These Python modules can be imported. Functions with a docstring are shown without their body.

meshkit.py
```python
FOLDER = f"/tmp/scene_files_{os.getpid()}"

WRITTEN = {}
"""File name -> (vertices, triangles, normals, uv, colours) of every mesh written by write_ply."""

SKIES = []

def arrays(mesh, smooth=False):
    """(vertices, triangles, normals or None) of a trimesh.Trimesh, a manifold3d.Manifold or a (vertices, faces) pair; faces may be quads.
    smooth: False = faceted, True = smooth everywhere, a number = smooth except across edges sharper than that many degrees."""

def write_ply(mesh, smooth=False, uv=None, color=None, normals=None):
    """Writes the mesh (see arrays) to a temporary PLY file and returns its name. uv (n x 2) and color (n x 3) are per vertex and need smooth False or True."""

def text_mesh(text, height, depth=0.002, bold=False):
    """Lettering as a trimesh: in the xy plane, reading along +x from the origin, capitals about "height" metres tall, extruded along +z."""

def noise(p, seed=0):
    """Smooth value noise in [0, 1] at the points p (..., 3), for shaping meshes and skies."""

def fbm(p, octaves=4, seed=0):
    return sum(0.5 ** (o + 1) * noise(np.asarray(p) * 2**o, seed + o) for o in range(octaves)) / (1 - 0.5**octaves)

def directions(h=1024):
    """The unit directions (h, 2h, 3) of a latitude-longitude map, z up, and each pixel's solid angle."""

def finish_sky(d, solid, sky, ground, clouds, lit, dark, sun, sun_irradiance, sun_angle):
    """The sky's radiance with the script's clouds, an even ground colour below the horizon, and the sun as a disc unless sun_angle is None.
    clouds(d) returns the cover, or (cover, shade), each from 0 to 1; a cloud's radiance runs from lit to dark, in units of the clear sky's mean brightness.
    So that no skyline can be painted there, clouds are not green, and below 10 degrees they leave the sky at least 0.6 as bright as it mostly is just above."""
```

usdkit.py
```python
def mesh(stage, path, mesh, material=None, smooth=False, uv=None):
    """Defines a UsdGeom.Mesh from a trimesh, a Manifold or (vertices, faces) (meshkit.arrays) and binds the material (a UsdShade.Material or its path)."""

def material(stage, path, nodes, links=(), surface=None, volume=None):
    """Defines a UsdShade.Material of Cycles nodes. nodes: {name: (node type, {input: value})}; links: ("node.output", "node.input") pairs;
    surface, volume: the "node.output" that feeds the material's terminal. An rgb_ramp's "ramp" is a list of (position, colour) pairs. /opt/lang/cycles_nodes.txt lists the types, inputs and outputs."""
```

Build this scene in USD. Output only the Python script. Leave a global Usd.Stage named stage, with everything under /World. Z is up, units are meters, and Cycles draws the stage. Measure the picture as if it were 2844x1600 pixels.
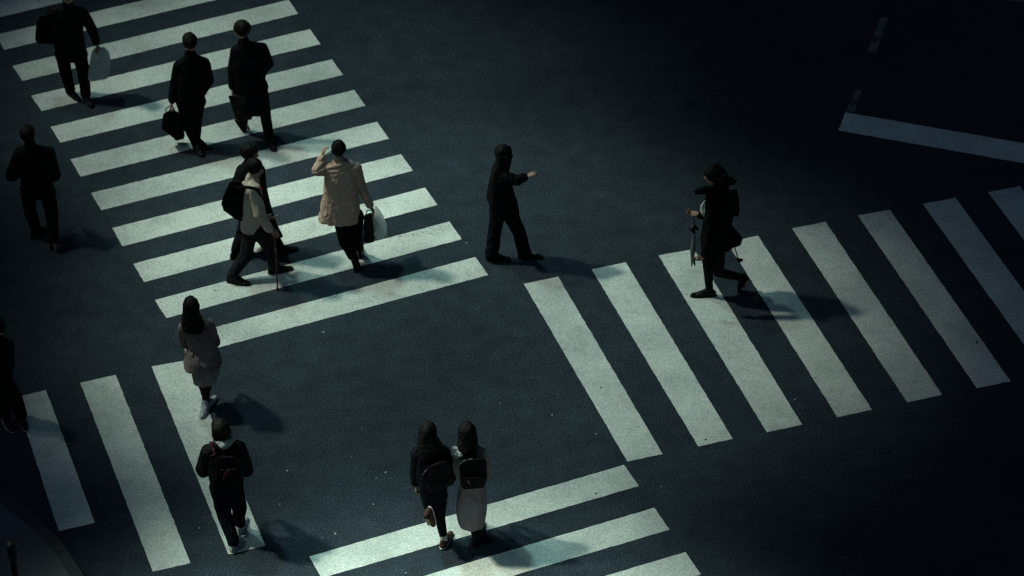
import math, random
import numpy as np, trimesh, manifold3d, usdkit, meshkit
from scipy.spatial import Delaunay
from pxr import Usd, UsdGeom, UsdLux, UsdShade, Gf, Sdf, Vt

stage = Usd.Stage.CreateInMemory()
UsdGeom.SetStageUpAxis(stage, 'Z'); UsdGeom.SetStageMetersPerUnit(stage, 1.0)
UsdGeom.Xform.Define(stage, '/World')

# ------------------------------------------------------------------ camera
IMG_W, IMG_H = 2844.0, 1600.0
FOCAL, PITCH, ROLL, CAM_H = 10559.7706, 0.609846689, -0.0411996378, 27.6939729 * 0.94
_f = np.array([0, math.cos(PITCH), -math.sin(PITCH)]); _r0 = np.array([1.0, 0, 0]); _u0 = np.cross(_r0, _f)
RIGHT = math.cos(ROLL) * _r0 + math.sin(ROLL) * _u0; UP = -math.sin(ROLL) * _r0 + math.cos(ROLL) * _u0
CAM = np.array([0, 0, CAM_H])
cam = UsdGeom.Camera.Define(stage, '/World/camera')
cam.CreateHorizontalApertureAttr(36.0); cam.CreateFocalLengthAttr(FOCAL / IMG_W * 36.0)
cam.CreateFStopAttr(3.2); cam.CreateFocusDistanceAttr(34.0); cam.CreateClippingRangeAttr(Gf.Vec2f(1, 2000))
cam.AddTransformOp().Set(Gf.Matrix4d(*RIGHT, 0, *UP, 0, *(-_f), 0, *CAM, 1))
cam.CreateExposureAttr(0.0)

# ------------------------------------------------------------------ night sky, faint moon, floodlights
SUN_AZ, SUN_EL = math.radians(-70), math.radians(56.5)
to_light = np.array([math.cos(SUN_EL) * math.sin(SUN_AZ), math.cos(SUN_EL) * math.cos(SUN_AZ), math.sin(SUN_EL)])
sky = UsdLux.DomeLight.Define(stage, '/World/sky')
sky.GetPrim().SetCustomDataByKey('kind', 'structure')
skymat = usdkit.material(stage, '/World/Looks/night_sky', {
    's': ('sky_texture', {'sky_type': 'single_scattering', 'sun_disc': False, 'sun_elevation': math.radians(3), 'sun_rotation': SUN_AZ,
                          'air_density': 1.6, 'ozone_density': 4.0}),
    'b': ('background_shader', {'strength': 0.056})}, [('s.color', 'b.color')], surface='b.background')
UsdShade.MaterialBindingAPI.Apply(sky.GetPrim()).Bind(skymat)


def aim(prim, pos, target):
    z = np.array(pos, float) - np.array(target, float); z /= np.linalg.norm(z)
    x = np.cross([0, 0, 1.0], z); x /= np.linalg.norm(x); y = np.cross(z, x)
    UsdGeom.Xformable(prim).AddTransformOp().Set(Gf.Matrix4d(*x, 0, *y, 0, *z, 0, *map(float, pos), 1))


moon = UsdLux.DistantLight.Define(stage, '/World/moon')
moon.CreateIntensityAttr(0.012); moon.CreateAngleAttr(0.6); moon.CreateNormalizeAttr(True); moon.CreateColorAttr(Gf.Vec3f(0.62, 0.85, 1.0))
aim(moon, to_light * 100, (0, 0, 0))


def unit(az, el):
    az, el = math.radians(az), math.radians(el)
    return np.array([math.cos(el) * math.sin(az), math.cos(el) * math.cos(az), math.sin(el)])


# floodlights of the square, high on the buildings outside the picture. Each pool on the road: strength on white paint, where it lands, half angle, softness
POOLS = [(0.42, (-0.90, 36.8), 9.15, 0.74), (1.22, (-1.2, 29.95), 7.5, 0.98), (0.35, (-2.75, 41.5), 8.4, 1.0)]
# banks: name, azimuth, elevation, distance, lamp radius, share of the light, colour
BANKS = [('warm', -71, 54, 30, 0.9, 0.61, (0.88, 1.0, 0.80)), ('cool', -42, 64, 30, 1.1, 0.28, (0.54, 1.0, 0.92)), ('dim', -128, 58, 30, 1.8, 0.07, (0.55, 1.0, 0.95))]
for bank, az, el, dist, rad, share, col in BANKS:
    for i, (amp, tgt, ang, soft) in enumerate(POOLS):
        L = UsdLux.SphereLight.Define(stage, f'/World/flood_light_{bank}_{i + 1}')
        L.CreateRadiusAttr(rad); L.CreateNormalizeAttr(False); L.CreateColorAttr(Gf.Vec3f(*col))
        L.CreateIntensityAttr(amp * share / (0.712 * rad ** 2 / dist ** 2 * math.sin(math.radians(el))))
        s = UsdLux.ShapingAPI.Apply(L.GetPrim()); s.CreateShapingConeAngleAttr(ang); s.CreateShapingConeSoftnessAttr(soft)
        t = np.array([*tgt, 0.0]); aim(L, t + unit(az, el) * dist, t)


# ------------------------------------------------------------------ photograph -> world
def ray(px, py):
    return (px - IMG_W / 2) / FOCAL * RIGHT - (py - IMG_H / 2) / FOCAL * UP + _f


def Z(px, py, z=0.0):
    d = ray(px, py); return CAM + d * ((z - CAM_H) / d[2])


def Y(px, py, y):
    d = ray(px, py); return CAM + d * (y / d[1])


# ------------------------------------------------------------------ prims
_used = {}


def path_for(parent, name):
    n = _used.get((parent, name), 0); _used[(parent, name)] = n + 1
    return f'{parent}/{name}' if n == 0 else f'{parent}/{name}_{n:03d}'


_base = {'/World': np.zeros(3)}


def thing(name, label=None, cat=None, base=(0, 0, 0), group=None, kind=None, parent='/World'):
    p = path_for(parent, name); x = UsdGeom.Xform.Define(stage, p); b = np.array(base, float)
    x.AddTranslateOp().Set(Gf.Vec3d(*map(float, b - _base[parent]))); _base[p] = b
    tag(x.GetPrim(), label, cat, group, kind); return p


def tag(prim, label=None, cat=None, group=None, kind=None):
    for k, v in (('label', label), ('category', cat), ('group', group), ('kind', kind)):
        if v: prim.SetCustomDataByKey(k, v)


def put(parent, name, mesh, mat, smooth=40, label=None, cat=None, group=None, kind=None):
    v, f, _ = meshkit.arrays(mesh, False)
    p = path_for(parent, name); b = _base[parent]
    m = usdkit.mesh(stage, p, trimesh.Trimesh(v - b, f, process=False), MAT[mat] if isinstance(mat, str) else mat, smooth=smooth)
    _base[p] = b
    tag(m.GetPrim(), label, cat, group, kind); return p


# ------------------------------------------------------------------ materials
MAT = {}


def cloth(name, col, rough=0.9, var=0.35, scale=60, bump=0.25, spec=0.15, sheen=0.0, big=6, wrinkle=0.6):
    """woven cloth or skin: tone varies finely and broadly; creases as relief"""
    c = np.array(col)
    MAT[name] = usdkit.material(stage, f'/World/Looks/{name}', {
        't': ('texture_coordinate', {}), 'n': ('noise_texture', {'scale': scale, 'detail': 3.0}), 'n2': ('noise_texture', {'scale': big, 'detail': 3.0}),
        'mp': ('mapping', {'scale': (1.0, 1.0, 0.55), 'rotation': (0.5, 0.3, 0.0)}), 'w': ('noise_texture', {'scale': 9.0, 'detail': 2.5, 'distortion': 0.9, 'type': 'ridged_multifractal', 'offset': 1.0, 'gain': 1.0}),
        'r': ('rgb_ramp', {'ramp': [(0.25, tuple(c * (1 - var))), (0.75, tuple(c * (1 + var)))]}),
        'm': ('mix_float', {'fac': 0.5}), 'b2': ('bump', {'strength': wrinkle, 'distance': 0.03}), 'b': ('bump', {'strength': bump, 'distance': 0.01}),
        'p': ('principled_bsdf', {'roughness': rough, 'specular_ior_level': spec, 'sheen_weight': sheen})},
        [('t.object', 'n.vector'), ('t.object', 'n2.vector'), ('t.object', 'mp.vector'), ('mp.vector', 'w.vector'), ('n.fac', 'm.a'), ('n2.fac', 'm.b'), ('m.result', 'r.fac'), ('r.color', 'p.base_color'),
         ('w.fac', 'b2.height'), ('b2.normal', 'b.normal'), ('n.fac', 'b.height'), ('b.normal', 'p.normal')], surface='p.BSDF')


# asphalt: aggregate grain, patches of wear and oil, a few pale chips
MAT['asphalt'] = usdkit.material(stage, '/World/Looks/asphalt', {
    'g': ('geometry', {}), 'fine': ('noise_texture', {'scale': 46, 'detail': 3.0, 'roughness': 0.9}), 'agg': ('voronoi_texture', {'scale': 60}),
    'big': ('noise_texture', {'scale': 0.5, 'detail': 5.0, 'roughness': 0.6}), 'mid': ('noise_texture', {'scale': 4.0, 'detail': 4.0}),
    'rf': ('rgb_ramp', {'ramp': [(0.3, (0.0072, 0.0108, 0.0168)), (0.5, (0.0245, 0.0342, 0.0478)), (0.70, (0.083, 0.104, 0.133))]}),
    'rb': ('rgb_ramp', {'ramp': [(0.3, (0.78, 0.80, 0.81)), (0.7, (1.16, 1.15, 1.14))]}),
    'rm': ('rgb_ramp', {'ramp': [(0.3, (0.82, 0.82, 0.84)), (0.7, (1.14, 1.14, 1.12))]}),
    'x1': ('mix', {'mix_type': 'multiply', 'fac': 1.0}), 'x2': ('mix', {'mix_type': 'multiply', 'fac': 1.0}),
    'mixf': ('mix_float', {'fac': 0.45}),
    'b': ('bump', {'strength': 0.5, 'distance': 0.008}), 'p': ('principled_bsdf', {'roughness': 0.85, 'specular_ior_level': 0.12})},
    [('g.position', 'fine.vector'), ('g.position', 'agg.vector'), ('g.position', 'big.vector'), ('g.position', 'mid.vector'),
     ('fine.fac', 'mixf.a'), ('agg.distance', 'mixf.b'), ('fine.fac', 'rf.fac'), ('big.fac', 'rb.fac'), ('mid.fac', 'rm.fac'),
     ('rf.color', 'x1.color1'), ('rb.color', 'x1.color2'), ('x1.color', 'x2.color1'), ('rm.color', 'x2.color2'), ('x2.color', 'p.base_color'),
     ('mixf.result', 'b.height'), ('b.normal', 'p.normal')], surface='p.BSDF')
# road paint: glass-bead grain, wheel grime, rubbed patches that let the road show
MAT['road_paint'] = usdkit.material(stage, '/World/Looks/road_paint', {
    'g': ('geometry', {}), 'fine': ('noise_texture', {'scale': 36, 'detail': 3.0, 'roughness': 0.9}),
    'big': ('noise_texture', {'scale': 1.1, 'detail': 5.0, 'roughness': 0.6}), 'mid': ('noise_texture', {'scale': 7.0, 'detail': 5.0, 'roughness': 0.65}),
    'rf': ('rgb_ramp', {'ramp': [(0.28, (0.40, 0.41, 0.405)), (0.5, (0.64, 0.65, 0.63)), (0.70, (0.87, 0.88, 0.85))]}),
    'rb': ('rgb_ramp', {'ramp': [(0.3, (0.72, 0.73, 0.74)), (0.62, (1.08, 1.08, 1.06))]}),
    'rm': ('rgb_ramp', {'ramp': [(0.25, (0.80, 0.81, 0.81)), (0.5, (1.0, 1.0, 1.0))]}),
    'spot': ('noise_texture', {'scale': 9.0, 'detail': 6.0, 'roughness': 0.75}), 'rs': ('rgb_ramp', {'ramp': [(0.245, (1, 1, 1)), (0.285, (0, 0, 0))]}),
    'x1': ('mix', {'mix_type': 'multiply', 'fac': 1.0}), 'x2': ('mix', {'mix_type': 'multiply', 'fac': 1.0}), 'x3': ('mix', {'mix_type': 'mix', 'color2': (0.10, 0.10, 0.10)}),
    'b': ('bump', {'strength': 0.3, 'distance': 0.004}), 'p': ('principled_bsdf', {'roughness': 0.7, 'specular_ior_level': 0.2})},
    [('g.position', 'fine.vector'), ('g.position', 'big.vector'), ('g.position', 'mid.vector'), ('g.position', 'spot.vector'),
     ('fine.fac', 'rf.fac'), ('big.fac', 'rb.fac'), ('mid.fac', 'rm.fac'), ('spot.fac', 'rs.fac'),
     ('rf.color', 'x1.color1'), ('rb.color', 'x1.color2'), ('x1.color', 'x2.color1'), ('rm.color', 'x2.color2'), ('x2.color', 'x3.color1'), ('rs.color', 'x3.fac'), ('x3.color', 'p.base_color'),
     ('fine.fac', 'b.height'), ('b.normal', 'p.normal')], surface='p.BSDF')
MAT['worn_paint'] = usdkit.material(stage, '/World/Looks/worn_paint', {
    'g': ('geometry', {}), 'n': ('noise_texture', {'scale': 6, 'detail': 6.0, 'roughness': 0.7}),
    'r': ('rgb_ramp', {'ramp': [(0.40, (0.05, 0.05, 0.05)), (0.56, (0.17, 0.18, 0.18))]}), 'p': ('principled_bsdf', {'roughness': 0.8, 'specular_ior_level': 0.15})},
    [('g.position', 'n.vector'), ('n.fac', 'r.fac'), ('r.color', 'p.base_color')], surface='p.BSDF')
cloth('pavement', wrinkle=0.0, col=(0.105, 0.112, 0.122), scale=45, var=0.4, big=2)
cloth('litter', (0.5, 0.5, 0.48)); cloth('gum', (0.03, 0.03, 0.03))
cloth('kerb_stone', wrinkle=0.1, col=(0.06, 0.062, 0.068), scale=50, var=0.35, big=4)

# ------------------------------------------------------------------ the ground
xs, ys = np.linspace(-120, 120, 2), np.linspace(-60, 300, 2)
g = put('/World', 'road', trimesh.Trimesh([[-150, -80, 0], [150, -80, 0], [150, 400, 0], [-150, 400, 0]], [[0, 1, 2], [0, 2, 3]], process=False), 'asphalt', False, kind='structure')

rng = np.random.default_rng(4)


def sheet(corners, z=0.004, n=26, amp=0.0035):
    """a painted bar: four world corners, slightly ragged edges"""
    c = [np.array(q[:2]) for q in corners]; out = []
    for a, b in zip(c, c[1:] + c[:1]):
        L = np.linalg.norm(b - a); k = max(4, int(L / 0.07)); d = (b - a) / L; nrm = np.array([-d[1], d[0]])
        for t in np.arange(k) / k:
            out.append(a + (b - a) * t + nrm * rng.normal(0, amp * (0.4 if t == 0 else 1)) * 0.6)
    import shapely
    poly = shapely.Polygon(out).buffer(0)
    if poly.geom_type != 'Polygon': poly = max(poly.geoms, key=lambda q: q.area)
    v, f = trimesh.creation.triangulate_polygon(poly, engine='earcut')
    return trimesh.Trimesh(np.c_[v, np.full(len(v), z)], f, process=False)


A = {1: [(35.2, 183.6), (801.9, 0), (828.4, 39.1), (62.6, 225.6)], 2: [(86.6, 266.9), (859.8, 81.6), (890.5, 123.3), (115.4, 309.1)],
     3: [(140.6, 353), (921.8, 165.5), (952.3, 208.8), (167.4, 396.9)], 4: [(195.7, 443.3), (984.1, 250.2), (1014.9, 294.3), (223.6, 491.4)],
     5: [(252.9, 537), (1047.6, 338.8), (1080, 386), (280.9, 584.5)], 6: [(311.6, 634.2), (1113.5, 428.8), (1146, 474.9), (340.4, 685.1)],
     7: [(370.6, 733.2), (1181.2, 522.1), (1215, 569.7), (400.2, 784.3)], 8: [(430.4, 834.1), (1248.3, 615.8), (1282.6, 665), (462.6, 884.4)],
     9: [(494.2, 937.5), (1319.5, 714.7), (1355.9, 764.5), None]}
B = {1: [(1454.8, 789.3), (1550.1, 769.4), (1840.5, 1262), (1742.7, 1282.6)], 2: [(1643.2, 748.8), (1737.7, 729.2), (2035.3, 1219.5), (1939.5, 1241)],
     3: [(1828.5, 710.2), None, (2228.3, 1180.1), (2130, 1201.3)], 4: [None, (2105.2, 655.4), (2422.2, 1138.8), (2325.8, 1159.4)],
     5: [(2200, 635.3), (2292.5, 616.9), (2616.8, 1097.4), (2520, 1118.6)], 6: [(2382.5, 599.3), (2471.4, 583.3), (2806.8, 1060.2), (2713.2, 1078.9)],
     7: [(2562.8, 566.9), (2653.7, 550.1), None, None], 8: [(2744.5, 534.7), (2832.5, 517.7), None, None]}
D = {1: [(42.5, 1104.7), (127.7, 1083.7), (263.6, 1452.7), (163.5, 1475.9)], 2: [(223, 1063.3), (321.4, 1041.8), (529.1, 1564.5), (424.8, 1588.5)],
     3: [(420.7, 1018.6), None, (737.3, 1515.9), (634.5, 1540.7)]}
C = {1: [(858.9, 1546.6), (1733.5, 1291.7), (1774.8, 1350.7), (893.5, 1606.5)], 2: [None, (1817.3, 1410.8), (1857.3, 1472), None], 3: [None, (1898.4, 1527), (1941.7, 1589.1), None]}


def crossing(table, idx, ang, ox, oy, length, width, along):
    """stripes from measured corners; a missing corner comes from the crossing's fitted grid (pitch 0.9 of the survey unit)"""
    S = 0.94; e1 = np.array([math.cos(ang), math.sin(ang)]); e2 = np.array([-math.sin(ang), math.cos(ang)]); o = np.array([ox, oy])
    p = thing('crosswalk', kind='structure')
    for i in idx:
        q = table.get(i, [None] * 4); cs = []
        for k in range(4):
            if q[k] is not None: cs.append(Z(*q[k])); continue
            if along == 'A': s, l = i * 0.9 + (width if k > 1 else 0), (0 if k in (0, 3) else length)
            else: s, l = i * 0.9 + (width if k in (1, 2) else 0), (0 if k < 2 else length)
            cs.append((o + e1 * s + e2 * l) * S)
        put(p, 'stripe', sheet(cs), 'road_paint', False)
    return p


crossing(A, range(-3, 10), -1.19928163, -7.16891021, 46.4191116, 4.07312816, 0.449492589, 'A')
crossing(B, range(1, 11), 0.271113334, -0.673701654, 39.4939787, -3.97306039, 0.448550785, 'B')
crossing(D, range(1, 4), 0.283540302, -7.1002221, 37.4761345, -3.91275975, 0.44681052, 'B')
_c1 = [Z(*q) for q in C[1]]; _st = Z(*C[2][1]) - Z(*C[1][1])
C = {1: C[1]}
pC = thing('crosswalk', kind='structure')
for i in range(6):
    put(pC, 'stripe', sheet([q + _st * i for q in _c1]), 'road_paint', False)

# stop line and the worn lane line behind it
pS = thing('lane_marking', kind='structure')
put(pS, 'stop_line', sheet([Z(2348, 313), Z(2980, 422), Z(2980, 478), Z(2328, 363)]), 'road_paint', False)
put(pS, 'lane_line', sheet([Z(2375, 252), Z(2394, 251), Z(2374, 312), Z(2349, 311)]), 'worn_paint', False)
put(pS, 'lane_line', sheet([Z(2446, 48), Z(2467, 48), Z(2434, 146), Z(2407, 146)]), 'worn_paint', False)
put(pS, 'lane_line', sheet([Z(2780, -14), Z(2900, -10), Z(2900, 12), Z(2796, 3)]), 'worn_paint', False)

# pavement corner, bottom left, edged with kerb stones
curve = [(-260, 1300), (-130, 1328), (0, 1363), (56, 1391), (112, 1445), (156, 1484), (201, 1542), (238, 1600), (262, 1660), (278, 1730), (285, 1830)]
KH = 0.11
kp = np.array([Z(*q, KH)[:2] for q in curve])
seg = np.r_[0, np.cumsum(np.linalg.norm(np.diff(kp, axis=0), axis=1))]
from scipy.interpolate import CubicSpline
cs = CubicSpline(seg, kp)
import shapely
tt = np.linspace(0, seg[-1], 60); line = cs(tt); tan = cs(tt, 1); tan /= np.linalg.norm(tan, axis=1)[:, None]
inn = line + np.c_[tan[:, 1], -tan[:, 0]] * 0.15
if np.linalg.norm(inn[30] - np.array([-12, 30])) > np.linalg.norm(line[30] - np.array([-12, 30])): inn = line - np.c_[tan[:, 1], -tan[:, 0]] * 0.15
pv = thing('pavement', kind='structure')
poly = shapely.Polygon(np.vstack([inn, [[-14, inn[-1][1] - 4], [-20, inn[0][1]]]])).buffer(0)
if poly.geom_type != 'Polygon': poly = max(poly.geoms, key=lambda q: q.area)
m = trimesh.creation.extrude_polygon(poly, 0.15, engine='earcut'); m.apply_translation([0, 0, KH - 0.153])
put(pv, 'paving', m, 'pavement', False)
nK = int(seg[-1] / 0.6)
for i in range(nK):
    t = np.linspace(i * seg[-1] / nK + 0.004, (i + 1) * seg[-1] / nK - 0.004, 4); a = cs(t); d = cs(t, 1); d /= np.linalg.norm(d, axis=1)[:, None]
    s = 1 if np.linalg.norm(inn - (a[1] + np.array([d[1][1], -d[1][0]]) * 0.15), axis=1).min() < 0.05 else -1
    b = a + s * np.c_[d[:, 1], -d[:, 0]] * 0.147
    pts = []
    for q, ins, z in ((a, 0, -0.05), (a, 0, KH - 0.02), (a, 1, KH), (b, 0, KH), (b, 0, -0.05)):
        pts.append(np.c_[q + (s * np.c_[d[:, 1], -d[:, 0]] * 0.02 if ins else 0), np.full(4, z)])
    put(pv, 'kerb_stone', manifold3d.Manifold.hull_points(np.vstack(pts)), 'kerb_stone', 20)

# litter and chewing gum on the road: specks nobody would count
specks = []
def speck(px, py, r, h):
    c = Z(px, py, 0.004); k = 7; a = np.sort(rng.uniform(0, 2 * np.pi, k)); rr = r * rng.uniform(0.6, 1.2, k)
    lo = np.c_[c[0] + rr * np.cos(a), c[1] + rr * np.sin(a), np.full(k, 0.001)]; hi = lo.copy(); hi[:, :2] = c[:2] + (lo[:, :2] - c[:2]) * 0.6; hi[:, 2] = 0.004 + h
    return trimesh.convex.convex_hull(np.vstack([lo, hi]))
pale = [(798, 1308, .022), (1071, 1312, .017), (1047, 1328, .02), (1037, 1400, .016), (895, 1493, .015), (932, 1482, .02), (891, 1238, .012), (976, 1270, .01), (897, 923, .024), (912, 901, .016),
        (1533, 1153, .018), (1657, 1205, .018), (1814, 1343, .01), (1836, 1351, .013), (2208, 1110, .022), (205, 913, .016), (307, 950, .012), (313, 949, .01), (1296, 674, .02), (1128, 1592, .018),
        (777, 1400, .014), (554, 1466, .016), (556, 1080, .012), (1205, 1315, .012), (1005, 1190, .012), (1310, 1000, .01), (1390, 1120, .012), (1245, 960, .011)]
put('/World', 'litter', trimesh.util.concatenate([speck(x, y, r, .006) for x, y, r in [(a, b, c * .8) for a, b, c in pale]]), 'litter', False, label='pale specks of litter scattered over the dark road', cat='litter', kind='stuff')
scuffs = []
for a0, b0, n0 in (((1060, 664), (1272, 628), 46), ((1100, 660), (1255, 640), 30), ((1165, 640), (1262, 622), 24)):
    for t0 in rng.uniform(0, 1, n0): scuffs.append((a0[0] + (b0[0] - a0[0]) * t0, a0[1] + (b0[1] - a0[1]) * t0 + rng.normal(0, 1.2), rng.uniform(.004, .011)))
dark = scuffs + [(1669, 1077, .022), (1773, 1186, .014), (1961, 1221, .024), (1656, 1370, .022), (2713, 950, .034), (1909, 819, .016), (2263, 1050, .02), (1037, 824, .012), (768, 881, .02), (447, 839, .014), (637, 930, .013), (617, 932, .014), (600, 806, .02)]
put('/World', 'chewing_gum', trimesh.util.concatenate([speck(x, y, r, .0025) for x, y, r in dark]), 'gum', False, label='dark trodden gum spots on the white stripes', cat='gum', kind='stuff')

# ------------------------------------------------------------------ solid modelling helpers
M3 = manifold3d.Manifold
manifold3d.set_circular_segments(14) if hasattr(manifold3d, 'set_circular_segments') else None


def V(*a): return np.array(a, float)


def nrm(v): v = np.asarray(v, float); return v / max(np.linalg.norm(v), 1e-9)


def frame(z, x=None):
    """3x3 with columns x, y, z"""
    z = nrm(z); x = nrm(np.cross([0, 1, 0], z) if x is None else x - np.dot(x, z) * z); return np.stack([x, np.cross(z, x), z], 1)


def ball(c, r): return M3.sphere(float(r), 14).translate(tuple(map(float, c)))


def egg(c, r3, R=np.eye(3), n=20):
    A = np.asarray(R) * np.asarray(r3)[None, :]; T = np.c_[A, np.asarray(c)]
    return M3.sphere(1.0, n).transform(T)


def bone(p, q, a, b): return M3.batch_hull([ball(p, a), ball(q, b)])


def chain(ps, rs): return [bone(ps[i], ps[i + 1], rs[i], rs[i + 1]) for i in range(len(ps) - 1)]


def union(parts): return M3.batch_boolean(parts, manifold3d.OpType.Add)


def finish(parts, edge=0.02, it=8, folds=0.0, fr=(9, 9, 3), seed=0, fine=0.0, fold_fn=None):
    m = (union(parts) if isinstance(parts, list) else parts).refine_to_length(edge)
    v, f, _ = meshkit.arrays(m, False); t = trimesh.Trimesh(v, f, process=False); t.merge_vertices()
    if it:
        o = t.vertices.copy(); trimesh.smoothing.filter_taubin(t, lamb=0.5, nu=0.52, iterations=it)
        w = np.array(t.vertices); bad = ~np.isfinite(w).all(1) | (np.linalg.norm(w - o, axis=1) > .03); w[bad] = o[bad]; t.vertices = w
    if folds or fine or fold_fn:
        n = np.nan_to_num(np.array(t.vertex_normals)); p = t.vertices; d = 0
        if folds: d = d + folds * 2 * (meshkit.fbm(p * np.array(fr), 3, seed) - 0.5)
        if fine: d = d + fine * 2 * (meshkit.fbm(p * 30, 2, seed + 7) - 0.5)
        if fold_fn is not None: d = d + fold_fn(p)
        t.vertices = p + n * np.asarray(d)[:, None]
    return t


def ring(xl, xr, py, hd, y, dd=0.0, e=2.4, n=22, tilt=0.0):
    """a level ellipse seen between px xl and xr at row py, half depth hd metres, at depth y + dd"""
    a, b = Y(xl, py, y + dd), Y(xr, py, y + dd); c = (a + b) / 2; hw = np.linalg.norm(b - a) / 2
    t = np.arange(n) * 2 * np.pi / n; ct, st = np.cos(t), np.sin(t)
    x = hw * np.sign(ct) * np.abs(ct) ** (2 / e); d = hd * np.sign(st) * np.abs(st) ** (2 / e)
    return c + np.outer(x, nrm(b - a)) + np.outer(d, V(0, 1, tilt))


def loft(rings): return [M3.hull_points(np.vstack([rings[i], rings[i + 1]])) for i in range(len(rings) - 1)]


def tube(points, r, n=6):
    return union([bone(points[i], points[i + 1], r, r) for i in range(len(points) - 1)])


def hand(w, d, palm, out, k=1.0, curl=0.5):
    """palm and five bent fingers: wrist w, pointing d, palm facing `palm`, thumb towards `out`"""
    d = nrm(d); palm = nrm(palm - np.dot(palm, d) * d); side = np.cross(d, palm); side = side if np.dot(side, out) > 0 else -side
    base = w + d * 0.085 * k; ps = []
    ps.append(M3.batch_hull([ball(w, .022 * k), ball(w + d * .03 * k + side * .022 * k, .015 * k), ball(w + d * .03 * k - side * .022 * k, .014 * k),
                             ball(base + side * .028 * k, .0125 * k), ball(base - side * .030 * k, .011 * k)]))
    for i, (o, L) in enumerate(((.029, .074), (.010, .082), (-.010, .076), (-.029, .060))):
        p = base + side * o * k; q = p.copy(); a = curl * (0.8 + 0.12 * i); dirs = d
        for s, l in enumerate((.45, .32, .23)):
            dirs = nrm(d * math.cos(a * (s + 0.6)) + palm * math.sin(a * (s + 0.6))); r = q + dirs * L * l * k
            ps.append(bone(q, r, (.0095 - .001 * s) * k, (.0088 - .001 * s) * k)); q = r
    t0 = w + d * .025 * k + side * .024 * k; t1 = t0 + nrm(side * .9 + d * .7 + palm * .3) * .038 * k; t2 = t1 + nrm(d + palm * .6 + side * .15) * .03 * k
    ps += [bone(w + d * .012 * k + side * .012 * k, t0, .013 * k, .0115 * k), bone(t0, t1, .0115 * k, .010 * k), bone(t1, t2, .010 * k, .0085 * k)]
    return ps


def head_parts(c, face, up, k=1.0):
    z = nrm(up); y = nrm(face - np.dot(face, z) * z); x = np.cross(y, z); R = np.stack([x, y, z], 1)
    at = lambda a, b, cc: c + (x * a + y * b + z * cc) * k
    ps = [egg(at(0, -.008, .022), (.074 * k, .092 * k, .092 * k), R), egg(at(0, .018, -.04), (.058 * k, .068 * k, .072 * k), R), egg(at(0, .055, -.088), (.026 * k, .024 * k, .022 * k), R),
          M3.batch_hull([ball(at(0, .085, .012), .008 * k), ball(at(0, .104, -.026), .011 * k), ball(at(.014, .088, -.03), .008 * k), ball(at(-.014, .088, -.03), .008 * k)])]
    for s in (-1, 1):
        ps += [egg(at(s * .032, .078, .008), (.015 * k, .012 * k, .011 * k), R), egg(at(s * .033, .078, .024), (.02 * k, .012 * k, .007 * k), R),
               egg(at(s * .076, -.005, -.008), (.009 * k, .019 * k, .03 * k), R)]
    ps += [egg(at(0, .083, -.056), (.024 * k, .010 * k, .006 * k), R), egg(at(0, .081, -.066), (.02 * k, .010 * k, .007 * k), R)]
    return ps, R


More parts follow.
